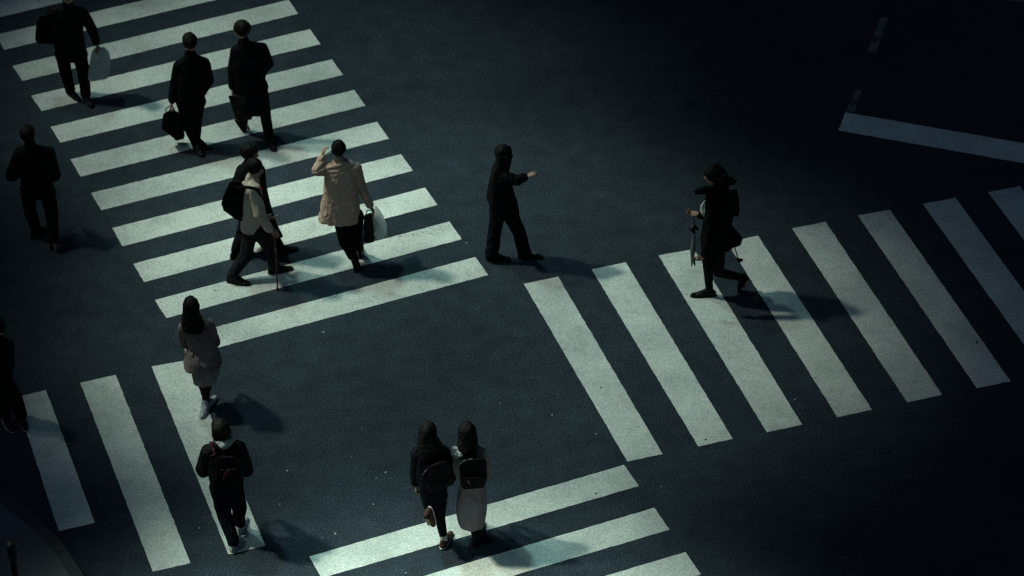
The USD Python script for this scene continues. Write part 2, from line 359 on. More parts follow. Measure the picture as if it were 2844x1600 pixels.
class Person:
    def __init__(self, label, y0=None, foot=None, group=None):
        self.y = y0 if y0 is not None else Z(*foot)[1]
        c = Y(foot[0], foot[1], self.y); self.t = thing('person', label, 'person', (c[0], c[1], 0.004), group or 'people crossing the road'); self.J = {}; self.c = c

    def at(self, px, py, dd=0.0): return Y(px, py, self.y + dd)

    def joints(self, k=1.0, **J):
        """px, py, depth offset; a 4-tuple (px, py, 'z', height) lies at that height instead; knees without depth go half-way"""
        for n, v in J.items():
            if len(v) == 4: self.J[n] = Z(v[0], v[1], v[3])
            elif len(v) == 3: self.J[n] = self.at(*v)
        for n, v in J.items():
            if len(v) == 2:
                s = n[1:]; self.J[n] = Y(v[0], v[1], (self.J['h' + s][1] + self.J['a' + s][1]) / 2)
        self.k = k

    def body(self, face, skin='skin', hl=None, hr=None, headk=1.0, slim=1.0):
        J, k = self.J, self.k; self.face = nrm(face)
        up = nrm(J['head'] - J['neck']) * .5 + V(0, 0, .5); hp, self.R = head_parts(J['head'], self.face, up, headk)
        ps = hp + [bone(J['neck'] - V(0, 0, .05), J['head'] - V(0, 0, .05), .055 * slim, .05 * slim)]
        mid = (J['sL'] + J['sR']) / 2; hip = (J['hL'] + J['hR']) / 2
        ps += [M3.batch_hull([ball(J['sL'], .05), ball(J['sR'], .05), ball(J['neck'] - V(0, 0, .05), .055), ball(mid * .55 + hip * .45 - V(0, 0, .02), .10 * slim)]),
               M3.batch_hull([ball(mid * .55 + hip * .45, .10 * slim), ball(J['hL'], .075 * slim), ball(J['hR'], .075 * slim)])]
        for s in 'LR':
            ps += chain([J['s' + s], J['e' + s], J['w' + s]], [.047 * slim, .038 * slim, .026 * slim])
            ps += chain([J['h' + s], J['k' + s], J['a' + s]], [.075 * slim, .05 * slim, .030 * slim]) + [bone(J['a' + s], J['a' + s] + nrm(J['t' + s] - J['a' + s]) * .13, .030, .018)]
            o = hl if s == 'L' else hr; d = J['w' + s] - J['e' + s]
            if o is None: o = {}
            d = o.get('d', d); ps += hand(J['w' + s], d, o.get('palm', V(1 if s == 'L' else -1, 0, 0)), o.get('out', self.face), k * o.get('k', 1.0), o.get('curl', .5))
        put(self.t, 'body', finish(ps, .016, 4), skin)

    def legs(self, mat, r=(.095, .075, .058), name='trousers', flare=None, folds=.008, seat=.11, top=True):
        J = self.J; ps = []
        for s in 'LR':
            a = J['a' + s]; kn = J['k' + s]
            ps += chain([J['h' + s], kn, a + (kn - a) * .01], [r[0], r[1], r[2] if flare is None else flare])
        if top: ps.append(M3.batch_hull([ball(J['hL'], seat), ball(J['hR'], seat), ball((J['hL'] + J['hR']) / 2 + V(0, 0, .1), seat)]))
        put(self.t, name, finish(ps, .022, 8, folds, (14, 14, 9), 3), mat)

    def shoes(self, mat, dirs=None, L=.27, w=.046, sole=None, label=None):
        J = self.J
        for i, s in enumerate('LR'):
            a, t = J['a' + s], J['t' + s]; d = nrm(t - a); fl = nrm(V(d[0], d[1], 0)) if np.hypot(d[0], d[1]) > .1 else nrm(self.face)
            n = nrm(np.cross(d, np.cross(V(0, 0, 1), d)) if abs(d[2]) < .95 else -fl)
            flat = a[2] < .13 and dirs is None
            if flat:
                f = nrm(V(t[0] - a[0], t[1] - a[1], 0)); heel = V(a[0], a[1], .03) - f * .045; ball_ = V(a[0], a[1], .03) + f * .13; toe = V(a[0], a[1], .026) + f * .19; u = V(0, 0, 1)
            else:
                f = d; u = nrm(n if n[2] > 0 else -n) if abs(d[2]) < .9 else n; q = a - u * .06; heel = q - f * .045; ball_ = q + f * .12; toe = q + f * .18
            sd = nrm(np.cross(f, u)); R = np.stack([sd, f, u], 1)
            ps = [M3.batch_hull([egg(heel + u * .012, (w * .78, .04, .036), R, 14), egg(ball_, (w, .05, .03), R, 14), egg(toe, (w * .74, .04, .024), R, 14)]),
                  M3.batch_hull([egg(heel + u * .02, (w * .75, .04, .03), R, 14), egg(a + u * .005, (w * .8, w * .9, .03), R, 14), egg(ball_ + u * .01, (w * .8, .04, .02), R, 14)])]
            sh = put(self.t, 'shoe', finish(ps, .016, 3), mat, label=label)
            so = [M3.batch_hull([egg(heel - u * .014, (w * .85, .047, .012), R, 14), egg(ball_ - u * .016, (w * 1.06, .05, .011), R, 14), egg(toe - u * .012, (w * .8, .045, .011), R, 14)])]
            put(sh, 'sole', finish(so, .03, 1), sole or mat)

    def top(self, mat, rings, sleeves=(.075, .068, .055), name='coat', folds=.012, fr=(9, 9, 2.6), extra=(), seed=1, arms='LR', fold_fn=None, cuff=.06, e=2.4, edge=.02, it=8, label=None, collar=.082):
        J = self.J; ps = loft([ring(*q[:4], self.y, *(q[4:5] or (0,)), e=e) for q in rings])
        for s in arms:
            a, b, c = J['s' + s], J['e' + s], J['w' + s]
            ps += chain([a, b, c + nrm(b - c) * cuff * .5], list(sleeves))
        ps.append(M3.batch_hull([ball(J['sL'], max(sleeves[0] * .92, .066)), ball(J['sR'], max(sleeves[0] * .92, .066)), ball(J['neck'] - V(0, 0, .075), .085), ball((J['sL'] + J['sR']) / 2 - V(0, 0, .12), .11)]))
        if collar: ps.append(M3.batch_hull([ball(J['neck'] - V(0, 0, .07), collar + .012), ball(J['neck'] + V(0, 0, .0), collar - .012), ball(J['neck'] * .7 + J['head'] * .3 + V(0, 0, .0), collar - .024)]))
        put(self.t, name, finish(ps + list(extra), edge, it, folds, fr, seed, .004, fold_fn), mat, label=label)

    def hair(self, mat='hair', cap=(.094, .110, .106), off=(0, -.014, .024), rings=(), extra=(), folds=.013, seed=5, k=1.0, dd=0.0):
        R = self.R; c = self.J['head'] + R @ V(*off) * k
        ps = [egg(c, V(*cap) * k, R)]
        # leave the face free
        cut = egg(self.J['head'] + R @ V(0, .105, -.065) * k, V(.06, .07, .085) * k, R)
        ps = [union(ps) - cut]
        if rings: ps += loft([ring(*q[:4], self.y, *(q[4:5] or (0,))) for q in rings])
        put(self.t, 'hair', finish(ps + list(extra), .013, 6, folds, (24, 24, 8), seed, .005), mat)


def slab(y, dd, pts, thick, name, parent, mat, folds=.004, round_=.012, edge=.02, it=3, label=None, seed=2, skew=(0, 0), tilt=0.0):
    """a bag: the convex outline of pts (px) at depth y + dd, `thick` metres deep; skew moves the far side (px)"""
    b = []; my = np.mean([q[1] for q in pts]); base_dd = dd
    for px, py in pts:
        dd = base_dd + tilt * (my - py)
        b += [ball(Y(px, py, y + dd - thick / 2), round_), ball(Y(px + skew[0], py + skew[1], y + dd + thick / 2), round_)]
    return put(parent, name, finish(M3.batch_hull(b), edge, it, folds, (12, 12, 8), seed), mat, label=label)


def bag(label, cat, y, dd, pts, thick, mat, handles=(), name='bag', part='body', hm=None, pockets=(), **kw):
    c = Y(*np.mean(pts, 0), y + dd); lo = Y(pts[0][0], max(p[1] for p in pts), y + dd)
    t = thing(name, label, cat, (c[0], c[1], max(lo[2], 0)))
    slab(y, dd, pts, thick, part, t, mat, **kw)
    for h in handles:
        put(t, 'handle', tube([Y(px, py, y + dd + d) for px, py, d in h], .007), hm or mat)
    for pp, th, o in pockets: slab(y, dd + o, pp, th, 'pocket', t, mat, round_=.01)
    return t

# ------------------------------------------------------------------ cloth and skin
cloth('skin', (0.42, 0.25, 0.18), rough=0.6, var=0.1, spec=0.3, bump=0.05, wrinkle=0.0)
cloth('hair', (0.006, 0.0054, 0.0052), rough=0.6, var=0.4, scale=120, bump=0.5, spec=0.12, wrinkle=0.2)
cloth('black_wool', (0.0055, 0.006, 0.0075), spec=.06); cloth('black_nylon', (0.0045, 0.005, 0.0065), rough=0.7, spec=0.08); cloth('dark_suit', (0.005, 0.0053, 0.007), spec=0.05)
cloth('navy_wool', (0.0055, 0.0072, 0.0115), spec=.06); cloth('black_trousers', (0.005, 0.0055, 0.007), spec=0.06); cloth('black_leather', (0.005, 0.005, 0.0058), rough=0.5, spec=0.18, bump=0.1)
cloth('charcoal', (0.012, 0.0135, 0.017)); cloth('beige_coat', wrinkle=0.3, col=(0.55, 0.37, 0.295), var=0.14, scale=90, big=4); cloth('stone_jacket', wrinkle=0.35, col=(0.50, 0.43, 0.36), var=0.18, scale=80)
cloth('pink_coat', wrinkle=0.4, col=(0.20, 0.155, 0.155), var=0.25); cloth('pale_lining', (0.25, 0.25, 0.26), var=0.2); cloth('rose_tights', (0.06, 0.022, 0.027)); cloth('black_tights', (0.01, 0.009, 0.01), spec=0.2)
cloth('grey_dress', wrinkle=0.3, col=(0.235, 0.195, 0.208), var=0.2); cloth('white_sneaker', (0.42, 0.45, 0.47), var=0.15); cloth('white_sole', (0.6, 0.58, 0.54), var=0.1); cloth('brown_shoe', (0.075, 0.035, 0.03), rough=0.6)
for nm, cl in (('white_plastic', (0.62, 0.66, 0.68)), ('white_paper', (0.88, 0.91, 0.90))):
    MAT[nm] = usdkit.material(stage, f'/World/Looks/{nm}', {
        't': ('texture_coordinate', {}), 'n': ('noise_texture', {'scale': 9, 'detail': 4.0}), 'r': ('rgb_ramp', {'ramp': [(0.3, tuple(np.array(cl) * .8)), (0.7, cl)]}),
        'd': ('principled_bsdf', {'roughness': 0.5, 'specular_ior_level': 0.3}), 'tr': ('translucent_bsdf', {}), 'x': ('mix_closure', {'fac': 0.45})},
        [('t.object', 'n.vector'), ('n.fac', 'r.fac'), ('r.color', 'd.base_color'), ('r.color', 'tr.color'), ('d.BSDF', 'x.closure1'), ('tr.BSDF', 'x.closure2')], surface='x.closure')
cloth('grey_paper', (0.14, 0.16, 0.165), var=0.12)
cloth('dark_paper', (0.022, 0.017, 0.017)); cloth('phone_white', (0.75, 0.78, 0.78), rough=0.3, spec=0.5); cloth('cane_wood', (0.10, 0.028, 0.022), rough=0.4, spec=0.4); cloth('hood_grey', (0.26, 0.28, 0.29), var=0.25)
cloth('red_patch', (0.055, 0.011, 0.016)); cloth('red_plastic', (.25,.025,.03)); cloth('umbrella_grey', (0.16, 0.18, 0.19), rough=0.5, spec=0.4); cloth('zip_metal', (0.12, 0.12, 0.11), rough=0.4, spec=0.6); cloth('post_black', (0.006, 0.006, 0.007), rough=0.5, spec=0.3)
cloth('white_cotton', (0.6, 0.6, 0.57), var=0.08); cloth('plaid', (0.32, 0.32, 0.31), var=0.6, scale=25)
AWAY, TOWARD, LEFT, RGT = V(0, 1, 0), V(0, -1, 0), V(-1, 0, 0), V(1, 0, 0)

# 1 man at the top edge, white carrier bag in his hand
P = Person('person in dark clothes at the top edge holding a white carrier bag', foot=(218, 262))
P.joints(head=(188, -22, -.03), neck=(187, 14, 0), sL=(147, 32, 0), sR=(228, 34, 0), eL=(128, 84, .12), eR=(255, 80, .02), wL=(166, 122, 0), wR=(269, 121, -.06),
         hL=(174, 150, 0), hR=(221, 152, 0), kL=(181, 196), kR=(231, 196), aL=(195, 248, 'z', .09), aR=(238, 262, 'z', .09), tL=(206, 266, 'z', .03), tR=(247, 284, 'z', .03))
P.body(TOWARD, hr={'palm': LEFT, 'curl': 1.1})
P.legs('black_trousers', (.098, .08, .068)); P.shoes('charcoal')
P.top('black_nylon', [(152, 224, 22, .06), (142, 234, 42, .11), (146, 232, 90, .13), (152, 238, 128, .13), (154, 243, 146, .12)], name='jacket'); P.hair()
bag('white plastic carrier bag in the hand of the person at the top edge', 'carrier bag', P.y, -.08, [(262, 140), (288, 133), (299, 146), (304, 165), (298, 214), (292, 217), (250, 224), (247, 215), (254, 160)], .13, 'white_plastic',
    [[(270, 128, 0), (262, 138, 0)], [(272, 128, .02), (286, 136, .02)]], folds=.014, tilt=.0022)
bag('dark bulky shoulder bag at the side of the person at the top edge', 'shoulder bag', P.y, .08, [(104, 62), (112, 48), (138, 40), (152, 60), (154, 112), (146, 119), (106, 119), (101, 110)], .2, 'black_nylon',
    [[(118, 50, 0), (150, 26, 0), (178, 16, -.05)]], folds=.01)

# 2 dark figure at the left
P = Person('person in black alone on bare road left of the striped crossing', foot=(128, 655))
P.joints(head=(78, 374, 0), neck=(84, 404, 0), sL=(58, 424, 0), sR=(136, 424, 0), eL=(34, 486, .05), eR=(150, 486, .02), wL=(72, 470, .24), wR=(122, 468, .25),
         hL=(80, 526, 0), hR=(130, 530, 0), kL=(82, 578), kR=(144, 592), aL=(98, 632, 'z', .13), aR=(148, 664, 'z', .16), tL=(108, 645, 'z', .04), tR=(155, 694, 'z', .03))
P.body(AWAY, hl={'curl': .9}, hr={'curl': .9})
P.legs('black_trousers', (.10, .082, .066)); P.shoes('black_leather')
P.top('black_nylon', [(70, 118, 412, .06), (54, 140, 432, .11), (56, 144, 480, .13), (61, 150, 520, .13), (62, 152, 541, .12)], name='jacket', sleeves=(.085, .085, .06)); P.hair(k=1.03)

# 3 suited man with tote bags
P = Person('person in a dark suit carrying black tote bags beside the long coat', foot=(546, 398))
P.joints(head=(527, 116, 0), neck=(528, 150, 0), sL=(497, 184, 0), sR=(566, 176, 0), eL=(487, 234, .03), eR=(581, 222, .06), wL=(477, 284, -.06), wR=(559, 262, 0),
         hL=(512, 284, 0), hR=(549, 282, 0), kL=(522, 345, -.08), kR=(545, 332), aL=(544, 398, 'z', .085), aR=(545, 383, 'z', .085), tL=(552, 418, 'z', .03), tR=(562, 402, 'z', .03))
P.body(AWAY, hl={'palm': RGT, 'curl': 1.2}, hr={'curl': .6})
P.legs('dark_suit', (.10, .075, .058)); P.shoes('black_leather')
P.top('dark_suit', [(508, 550, 164, .05), (493, 568, 182, .10), (489, 577, 215, .13), (488, 572, 255, .13), (486, 565, 281, .13)], name='suit_jacket', folds=.007, sleeves=(.078, .068, .055)); P.hair(k=1.02)
bag('larger black tote bag in the hand of the person in the dark suit', 'tote bag', P.y, -.06, [(456, 318), (474, 308), (494, 314), (500, 340), (488, 380), (478, 378), (451, 356)], .12, 'black_nylon',
    [[(474, 292, .02), (461, 303, .02), (460, 318, .02)], [(475, 292, .02), (482, 300, .02), (488, 316, .02)]], folds=.008)
bag('lower black bag behind the larger tote of the person in the suit', 'tote bag', P.y, -.02, [(478, 322), (500, 330), (511, 376), (508, 384), (490, 388), (476, 374)], .1, 'charcoal' if False else 'black_wool',
    [[(476, 294, 0), (485, 306, 0), (494, 330, 0)]], folds=.008)

# 4 long coat, briefcase
P = Person('person in a long black coat carrying a briefcase beside the one in the suit', foot=(720, 378))
P.joints(head=(670, 82, 0), neck=(678, 116, 0), sL=(656, 142, 0), sR=(728, 134, 0), eL=(646, 198, .03), eR=(745, 178, .06), wL=(646, 246, -.05), wR=(718, 212, 0),
         hL=(682, 240, 0), hR=(722, 240, 0), kL=(676, 292), kR=(735, 304), aL=(676, 338, 'z', .15), aR=(748, 382, 'z', .09), tL=(688, 354, 'z', .06), tR=(755, 404, 'z', .03))
P.body(nrm(V(-.85, .3, 0)), hl={'palm': RGT, 'curl': 1.2})
P.legs('black_trousers', (.095, .075, .06)); P.shoes('black_leather')
P.top('black_wool', [(664, 716, 124, .05), (648, 738, 140, .10), (643, 744, 175, .135), (648, 738, 215, .14), (650, 742, 250, .16), (656, 747, 290, .18), (662, 749, 303, .18)], name='long_coat'); P.hair(cap=(.098, .112, .108), folds=.014)
bag('black leather briefcase held by the person in the long black coat', 'briefcase', P.y, -.1, [(637, 268), (680, 268), (700, 320), (696, 330), (662, 333), (655, 325)], .1, 'black_leather',
    [[(648, 268, 0), (651, 256, 0), (657, 256, 0), (662, 268, 0)]], folds=.003)

# 5 dark coat behind the man with the cane
P = Person('person in an open dark coat walking just behind the person with the cane', foot=(724, 697))
P.joints(head=(694, 424, 0), neck=(693, 450, 0), sL=(672, 472, .14), sR=(719, 472, -.14), eL=(652, 530, .1), eR=(724, 534, -.16), wL=(668, 585, .06), wR=(724, 592, .06),
         hL=(690, 585, .07), hR=(716, 588, -.05), kL=(672, 650), kR=(748, 640), aL=(656, 694, 'z', .12), aR=(776, 686, 'z', .085), tL=(664, 708, 'z', .04), tR=(804, 692, 'z', .03))
P.body(nrm(V(.85, -.3, 0)), hr={'d': V(-.1, .1, -1), 'curl': .9})
P.legs('black_trousers', (.09, .075, .068)); P.shoes('black_leather')
P.top('black_wool', [(676, 716, 452, .10), (660, 731, 474, .16), (651, 741, 515, .17), (656, 750, 560, .17), (664, 762, 608, .18), (672, 776, 648, .19)], name='coat', folds=.016,
      extra=[M3.batch_hull([ball(P.at(740, 580, 0), .04), ball(P.at(768, 662, .02), .02), ball(P.at(782, 656, -.04), .015), ball(P.at(750, 620, -.05), .03)])]); P.hair(k=1.05, folds=.012)

# 6 man with a cane, stone jacket, backpack
P = Person('person in a pale stone jacket walking with a cane and a black backpack', foot=(716, 768))
P.joints(head=(708, 466, -.02), neck=(698, 494, 0), sL=(684, 520, .14), sR=(706, 524, -.15), eL=(700, 590, .16), eR=(722, 598, -.2), wL=(736, 600, .12), wR=(750, 640, -.2),
         hL=(694, 636, .07), hR=(718, 640, -.06), kL=(684, 708), kR=(751, 690), aL=(645, 762, 'z', .12), aR=(762, 742, 'z', .085), tL=(664, 782, 'z', .03), tR=(804, 744, 'z', .03))
P.body(nrm(V(.9, -.25, -.15)), hr={'palm': nrm(V(-.3, .2, -1)), 'curl': 1.1, 'd': V(.9, 0, -.4)})
P.legs('charcoal', (.10, .082, .066)); P.shoes('black_leather', w=.05)
P.top('stone_jacket', [(682, 712, 502, .10), (674, 722, 522, .16), (672, 730, 560, .17), (668, 728, 600, .16), (667, 728, 632, .16)], name='jacket', folds=.014, fr=(10, 10, 5), sleeves=(.08, .075, .052)); P.hair()
t = bag('black backpack on the back of the person with the cane', 'backpack', P.y, .02, [(640, 508), (666, 504), (688, 540), (690, 596), (676, 614), (650, 602), (624, 582), (618, 566), (622, 548)], .24, 'black_nylon', folds=.016)
put(t, 'strap', finish(chain([P.at(660, 522, -.22), P.at(690, 520, -.245), P.at(715, 526, -.22), P.at(727, 552, -.18), P.at(728, 588, -.12)], [.02] * 5), .02, 2), 'black_nylon')
put(t, 'buckle', finish(M3.batch_hull([ball(P.at(720, 524, -.24), .012), ball(P.at(728, 526, -.23), .012)]), .02, 0), 'red_plastic', label='red strap buckle')
a, b = P.J['wR'] + V(.05, 0, -.03), Z(771, 805, .01)
t = thing('walking_cane', 'thin reddish walking cane held by the person in the pale stone jacket', 'cane', (b[0], b[1], 0))
put(t, 'shaft', finish(bone(a, b, .011, .009), .05, 0), 'cane_wood'); put(t, 'handle', finish(chain([a + V(-.05, 0, .012), a + V(0, 0, .018), a + V(.05, 0, .008)], [.013, .014, .011]), .02, 1), 'cane_wood')
put(t, 'rubber_tip', finish(bone(b + V(0, 0, .03), b, .012, .013), .02, 0), 'post_black')

# 7 beige coat on the phone
P = Person('person in a beige coat seen from behind, one hand at the ear', foot=(990, 735))
P.joints(head=(940, 414, 0), neck=(943, 440, 0), sL=(905, 472, 0), sR=(988, 468, 0), eL=(880, 474, -.06), eR=(1006, 526, .03), wL=(895, 436, .05), wR=(1030, 574, .02),
         hL=(948, 600, 0), hR=(986, 600, 0), kL=(962, 668, .02), kR=(985, 656), aL=(979, 712, 'z', .16), aR=(998, 688, 'z', .12), tL=(985, 741, 'z', .03), tR=(996, 674, 'z', .05))
P.body(nrm(V(-.25, 1, 0)), hl={'palm': V(1, .2, .2), 'curl': .55, 'out': V(0, -1, 0), 'd': V(.25, .1, 1)}, hr={'palm': LEFT, 'curl': 1.2})
P.legs('black_trousers', (.11, .095, .06)); P.shoes('black_leather')


def coat_folds(p):
    """drapes running up and right from the left hem, pulls across the shoulder blades"""
    q = (p - P.c); u, w = q[:, 0], q[:, 2]
    lo = np.clip((1.25 - w) / .5, 0, 1); hi = np.clip((w - 1.25) / .25, 0, 1)
    left = np.clip((0.02 - u) / .25, 0, 1)
    d = .014 * lo * (0.3 + left) * (np.abs(np.sin((u * 1.0 + w * .38) * 24 + 4 * meshkit.fbm(p * 3, 2, 3))) - .5)
    return d + .014 * hi * (np.abs(np.sin((w * 1.0 - u * .35) * 46 + 5 * meshkit.fbm(p * 4, 2, 9))) - .5)


P.top('beige_coat', [(924, 964, 450, .05), (906, 984, 466, .10), (901, 994, 496, .13), (896, 998, 545, .145), (886, 1001, 590, .165), (884, 1003, 606, .17)], name='coat', folds=.010, fr=(7, 7, 4), sleeves=(.074, .062, .05), collar=None,
      fold_fn=coat_folds, edge=.014, extra=[M3.batch_hull([ball(P.at(930, 446, .02), .03), ball(P.at(958, 446, .02), .03), ball(P.at(943, 440, -.03), .03)]),
                                            M3.batch_hull([ball(P.at(936, 612, -.12), .03), ball(P.at(972, 616, -.12), .03), ball(P.at(940, 560, -.1), .03), ball(P.at(985, 560, -.1), .03)])]); P.hair(cap=(.092, .105, .104))
h = P.J['wL'] + V(.06, .02, .07)
t = thing('phone', 'small white phone at the ear of the person in the beige coat', 'phone', h)
put(t, 'case', finish(M3.batch_hull([ball(P.at(x, y, -.03 + o), .008) for x, y, o in ((911, 422, 0), (921, 419, 0), (911, 426, .08), (920, 423, .08))]), .03, 0), 'phone_white')
bag('dark paper bag in the hand of the person in the beige coat', 'shopping bag', P.y, .0, [(1014, 600), (1030, 594), (1038, 660), (1036, 670), (1020, 674), (1011, 668)], .13, 'dark_paper',
    [[(1016, 598, 0), (1020, 584, 0), (1031, 584, 0)]], folds=.004)
t = bag('white paper bag in the hand of the person in the beige coat', 'shopping bag', P.y, .06, [(1033, 602), (1043, 574), (1060, 598), (1071, 620), (1073, 654), (1052, 664), (1040, 650)], .11, 'white_paper',
    [[(1034, 590, -.05), (1038, 600, -.05), (1041, 608, -.05)]], folds=.007, tilt=.0028)

# 8 woman striding right with an arm stretched out
P = Person('person with long dark hair striding right with one arm stretched out', foot=(1418, 722))
P.joints(head=(1400, 428, 0), neck=(1392, 462, 0), sL=(1378, 490, .13), sR=(1404, 492, -.13), eL=(1366, 548, .1), eR=(1436, 502, -.18), wL=(1388, 590, .02), wR=(1461, 491, -.14),
         hL=(1384, 588, .06), hR=(1414, 590, -.04), kL=(1373, 648), kR=(1442, 644), aL=(1366, 704, 'z', .1), aR=(1456, 700, 'z', .09), tL=(1396, 718, 'z', .03), tR=(1500, 708, 'z', .05))
P.body(nrm(V(1, .1, -.1)), hr={'palm': V(0, 0, -1), 'curl': .5, 'out': V(0, 1, 0)})
P.legs('navy_wool', (.10, .082, .072), flare=.085); P.shoes('black_leather')
P.top('black_wool', [(1376, 1410, 476, .10), (1360, 1422, 496, .15), (1357, 1427, 530, .16), (1358, 1437, 562, .17), (1362, 1442, 594, .17)], name='coat', sleeves=(.075, .066, .056))
P.hair(cap=(.096, .108, .106), rings=[(1378, 1422, 424, .10, -.01), (1376, 1420, 450, .10, -.01), (1364, 1414, 474, .11, -.01), (1362, 1408, 492, .10, -.01)])

# 9 runner
P = Person('person with wind-blown hair running left with one leg kicked back', foot=(1966, 822))
P.joints(head=(1981, 486, 0), neck=(1992, 520, 0), sL=(1976, 548, -.12), sR=(2004, 546, .13), eL=(1972, 640, -.24), eR=(1968, 606, .2), wL=(1956, 712, -.3), wR=(1940, 594, .14),
         hL=(1988, 668, -.05), hR=(1998, 664, .07), kL=(1966, 738), kR=(1996, 757, .02), aL=(1970, 806, 'z', .085), aR=(2070, 773, .06), tL=(1938, 818, 'z', .03), tR=(2066, 812, .06))
P.body(nrm(V(-1, .05, -.2)), hl={'palm': V(-.3, .5, .2), 'curl': .9, 'd': V(-.75, 0, -.5)}, hr={'palm': V(.1, -.3, 1), 'curl': .6, 'd': V(-1, 0, .1)}, slim=.95)
P.legs('black_tights', (.085, .062, .045), name='tights', folds=.003)
P.shoes('black_leather')
P.top('black_wool', [(1970, 2010, 530, .10), (1960, 2034, 550, .15), (1957, 2038, 590, .17), (1951, 2032, 625, .17), (1946, 2036, 662, .19), (1950, 1996, 712, .15), (1951, 1980, 735, .13)], name='coat', sleeves=(.07, .06, .05), folds=.014,
      extra=[M3.batch_hull([ball(P.at(2006, 620, .03), .08), ball(P.at(2052, 660, .03), .03), ball(P.at(2046, 674, .03), .03), ball(P.at(2016, 690, -.05), .05), ball(P.at(2000, 690, -.12), .03)]),
             M3.batch_hull([ball(P.at(1985, 526, -.05), .05), ball(P.at(1956, 528, -.14), .045), ball(P.at(1936, 533, -.2), .032)])], fr=(10, 10, 4))
put(P.t, 'blouse', finish(M3.batch_hull([ball(P.at(1949, 574, .03), .02), ball(P.at(1950, 586, .03), .024), ball(P.at(1958, 560, .03), .015), ball(P.at(1958, 600, .0), .02)]), .02, 2), 'white_cotton')
strands = []
for k in range(9):
    x0, y0 = 2002 + 12 * rng.random(), 488 + 18 * rng.random(); L = 24 + 18 * rng.random(); dn = rng.normal(5, 5); d0 = rng.normal(0, .04)
    strands += chain([P.at(x0, y0, d0), P.at(x0 + L * .5, y0 + dn * .4 + 2, d0 + .01), P.at(x0 + L, y0 + dn + rng.normal(0, 2), d0)], [.04, .022, .005])
P.hair(cap=(.094, .112, .106), extra=strands + chain([P.at(1990, 480, 0), P.at(2004, 493, 0), P.at(2020, 504, .01), P.at(2037, 510, .02)], [.10, .085, .048, .014]) + chain([P.at(1994, 492, 0), P.at(2008, 510, .0), P.at(2018, 530, .02)], [.095, .07, .03])
       + chain([P.at(1984, 464, 0), P.at(1992, 455, 0), P.at(2000, 450, .01)], [.05, .02, .006]), folds=.014)
bag('flat black backpack on the back of the running person', 'backpack', P.y, .02, [(2022, 532), (2044, 530), (2050, 560), (2051, 594), (2046, 599), (2022, 596)], .22, 'black_nylon',
    [[(2024, 534, -.1), (2006, 530, -.15), (1992, 552, -.17), (2002, 590, -.14)]], folds=.006)
t = bag('small dark bag with a dangling strap swinging behind the running person', 'bag', P.y, .1, [(2028, 662), (2052, 652), (2060, 662), (2054, 680), (2036, 686)], .1, 'black_leather',
        [[(2040, 684, 0), (2046, 706, 0), (2050, 718, 0)]], folds=.006)
put(t, 'strap', finish(M3.batch_hull([ball(P.at(2048, 720, .1), .015), ball(P.at(2060, 722, .1), .018), ball(P.at(2052, 728, .1), .012)]), .02, 1), 'black_leather')
a, b = P.at(1929, 640, .08), P.at(1921, 740, .08)
t = thing('umbrella', 'slim grey folded umbrella pointing down in front of the running person', 'umbrella', (b[0], b[1], max(b[2], 0)))
q = a + (b - a) * .55; put(t, 'canopy', finish(chain([a + (b - a) * .1, a + (b - a) * .35, q, b], [.014, .026, .032, .007]), .02, 2, .003, (25, 25, 6)), 'umbrella_grey')
put(t, 'handle', finish(chain([a + V(.03, 0, .02), a + V(.0, 0, .05), a + V(-.04, 0, .03), a + V(-.01, 0, -.02)], [.02, .03, .03, .024]), .02, 2), 'post_black')
put(t, 'strap', tube([a + V(0, 0, .07), a + (P.J['wR'] + V(-.08, 0, -.02) - a) * .6 + V(.02, 0, 0), P.J['wR'] + V(-.075, 0, -.015)], .006), 'post_black')
h = P.J['wL'] + V(-.10, 0, -.05)
t = thing('phone', 'small dark phone in the lowered hand of the running person', 'phone', h)
put(t, 'case', finish(M3.batch_hull([ball(h + V(*o), .008) for o in ((-.02, -.02, .05), (-.03, .03, .05), (-.01, -.02, -.06), (-.02, .03, -.06))]), .03, 0), 'post_black')

# 10 pink coat
P = Person('person with long black hair in a dusty pink flared coat, seen from behind', foot=(574, 1126))
P.joints(head=(531, 850, 0), neck=(536, 880, 0), sL=(512, 910, 0), sR=(578, 902, 0), eL=(514, 952, .1), eR=(596, 950, .12), wL=(532, 938, .26), wR=(580, 948, .28),
         hL=(552, 1000, 0), hR=(588, 1000, 0), kL=(562, 1056), kR=(578, 1052, .06), aL=(574, 1116, 'z', .09), aR=(570, 1112, 'z', .12), tL=(566, 1140, 'z', .05), tR=(588, 1112, 'z', .03))

P.body(AWAY)
P.legs('rose_tights', (.075, .056, .040), name='tights', folds=.002, seat=.09); P.shoes('white_sneaker')
put(P.t, 'petticoat', finish(loft([ring(532, 610, 1000, .15, P.y), ring(532, 608, 1030, .17, P.y), ring(536, 602, 1052, .16, P.y)]), .016, 2, .026, (14, 14, 2), 4), 'pale_lining')
P.top('pink_coat', [(520, 576, 894, .05), (506, 588, 910, .10), (516, 596, 945, .115), (522, 600, 965, .12), (515, 612, 990, .20), (510, 618, 1010, .22)], name='coat', folds=.022, fr=(11, 11, 2.0), extra=[M3.batch_hull([ball(P.at(520, 980, 0), .03), ball(P.at(516, 1022, .03), .012), ball(P.at(534, 1026, -.08), .012), ball(P.at(536, 985, -.1), .03)])], sleeves=(.07, .066, .05))
P.hair(cap=(.094, .106, .106), rings=[(509, 555, 848, .10, -.01), (507, 556, 870, .11, -.02), (502, 566, 896, .10, -.06), (504, 568, 908, .08, -.10), (512, 562, 922, .05, -.12)])

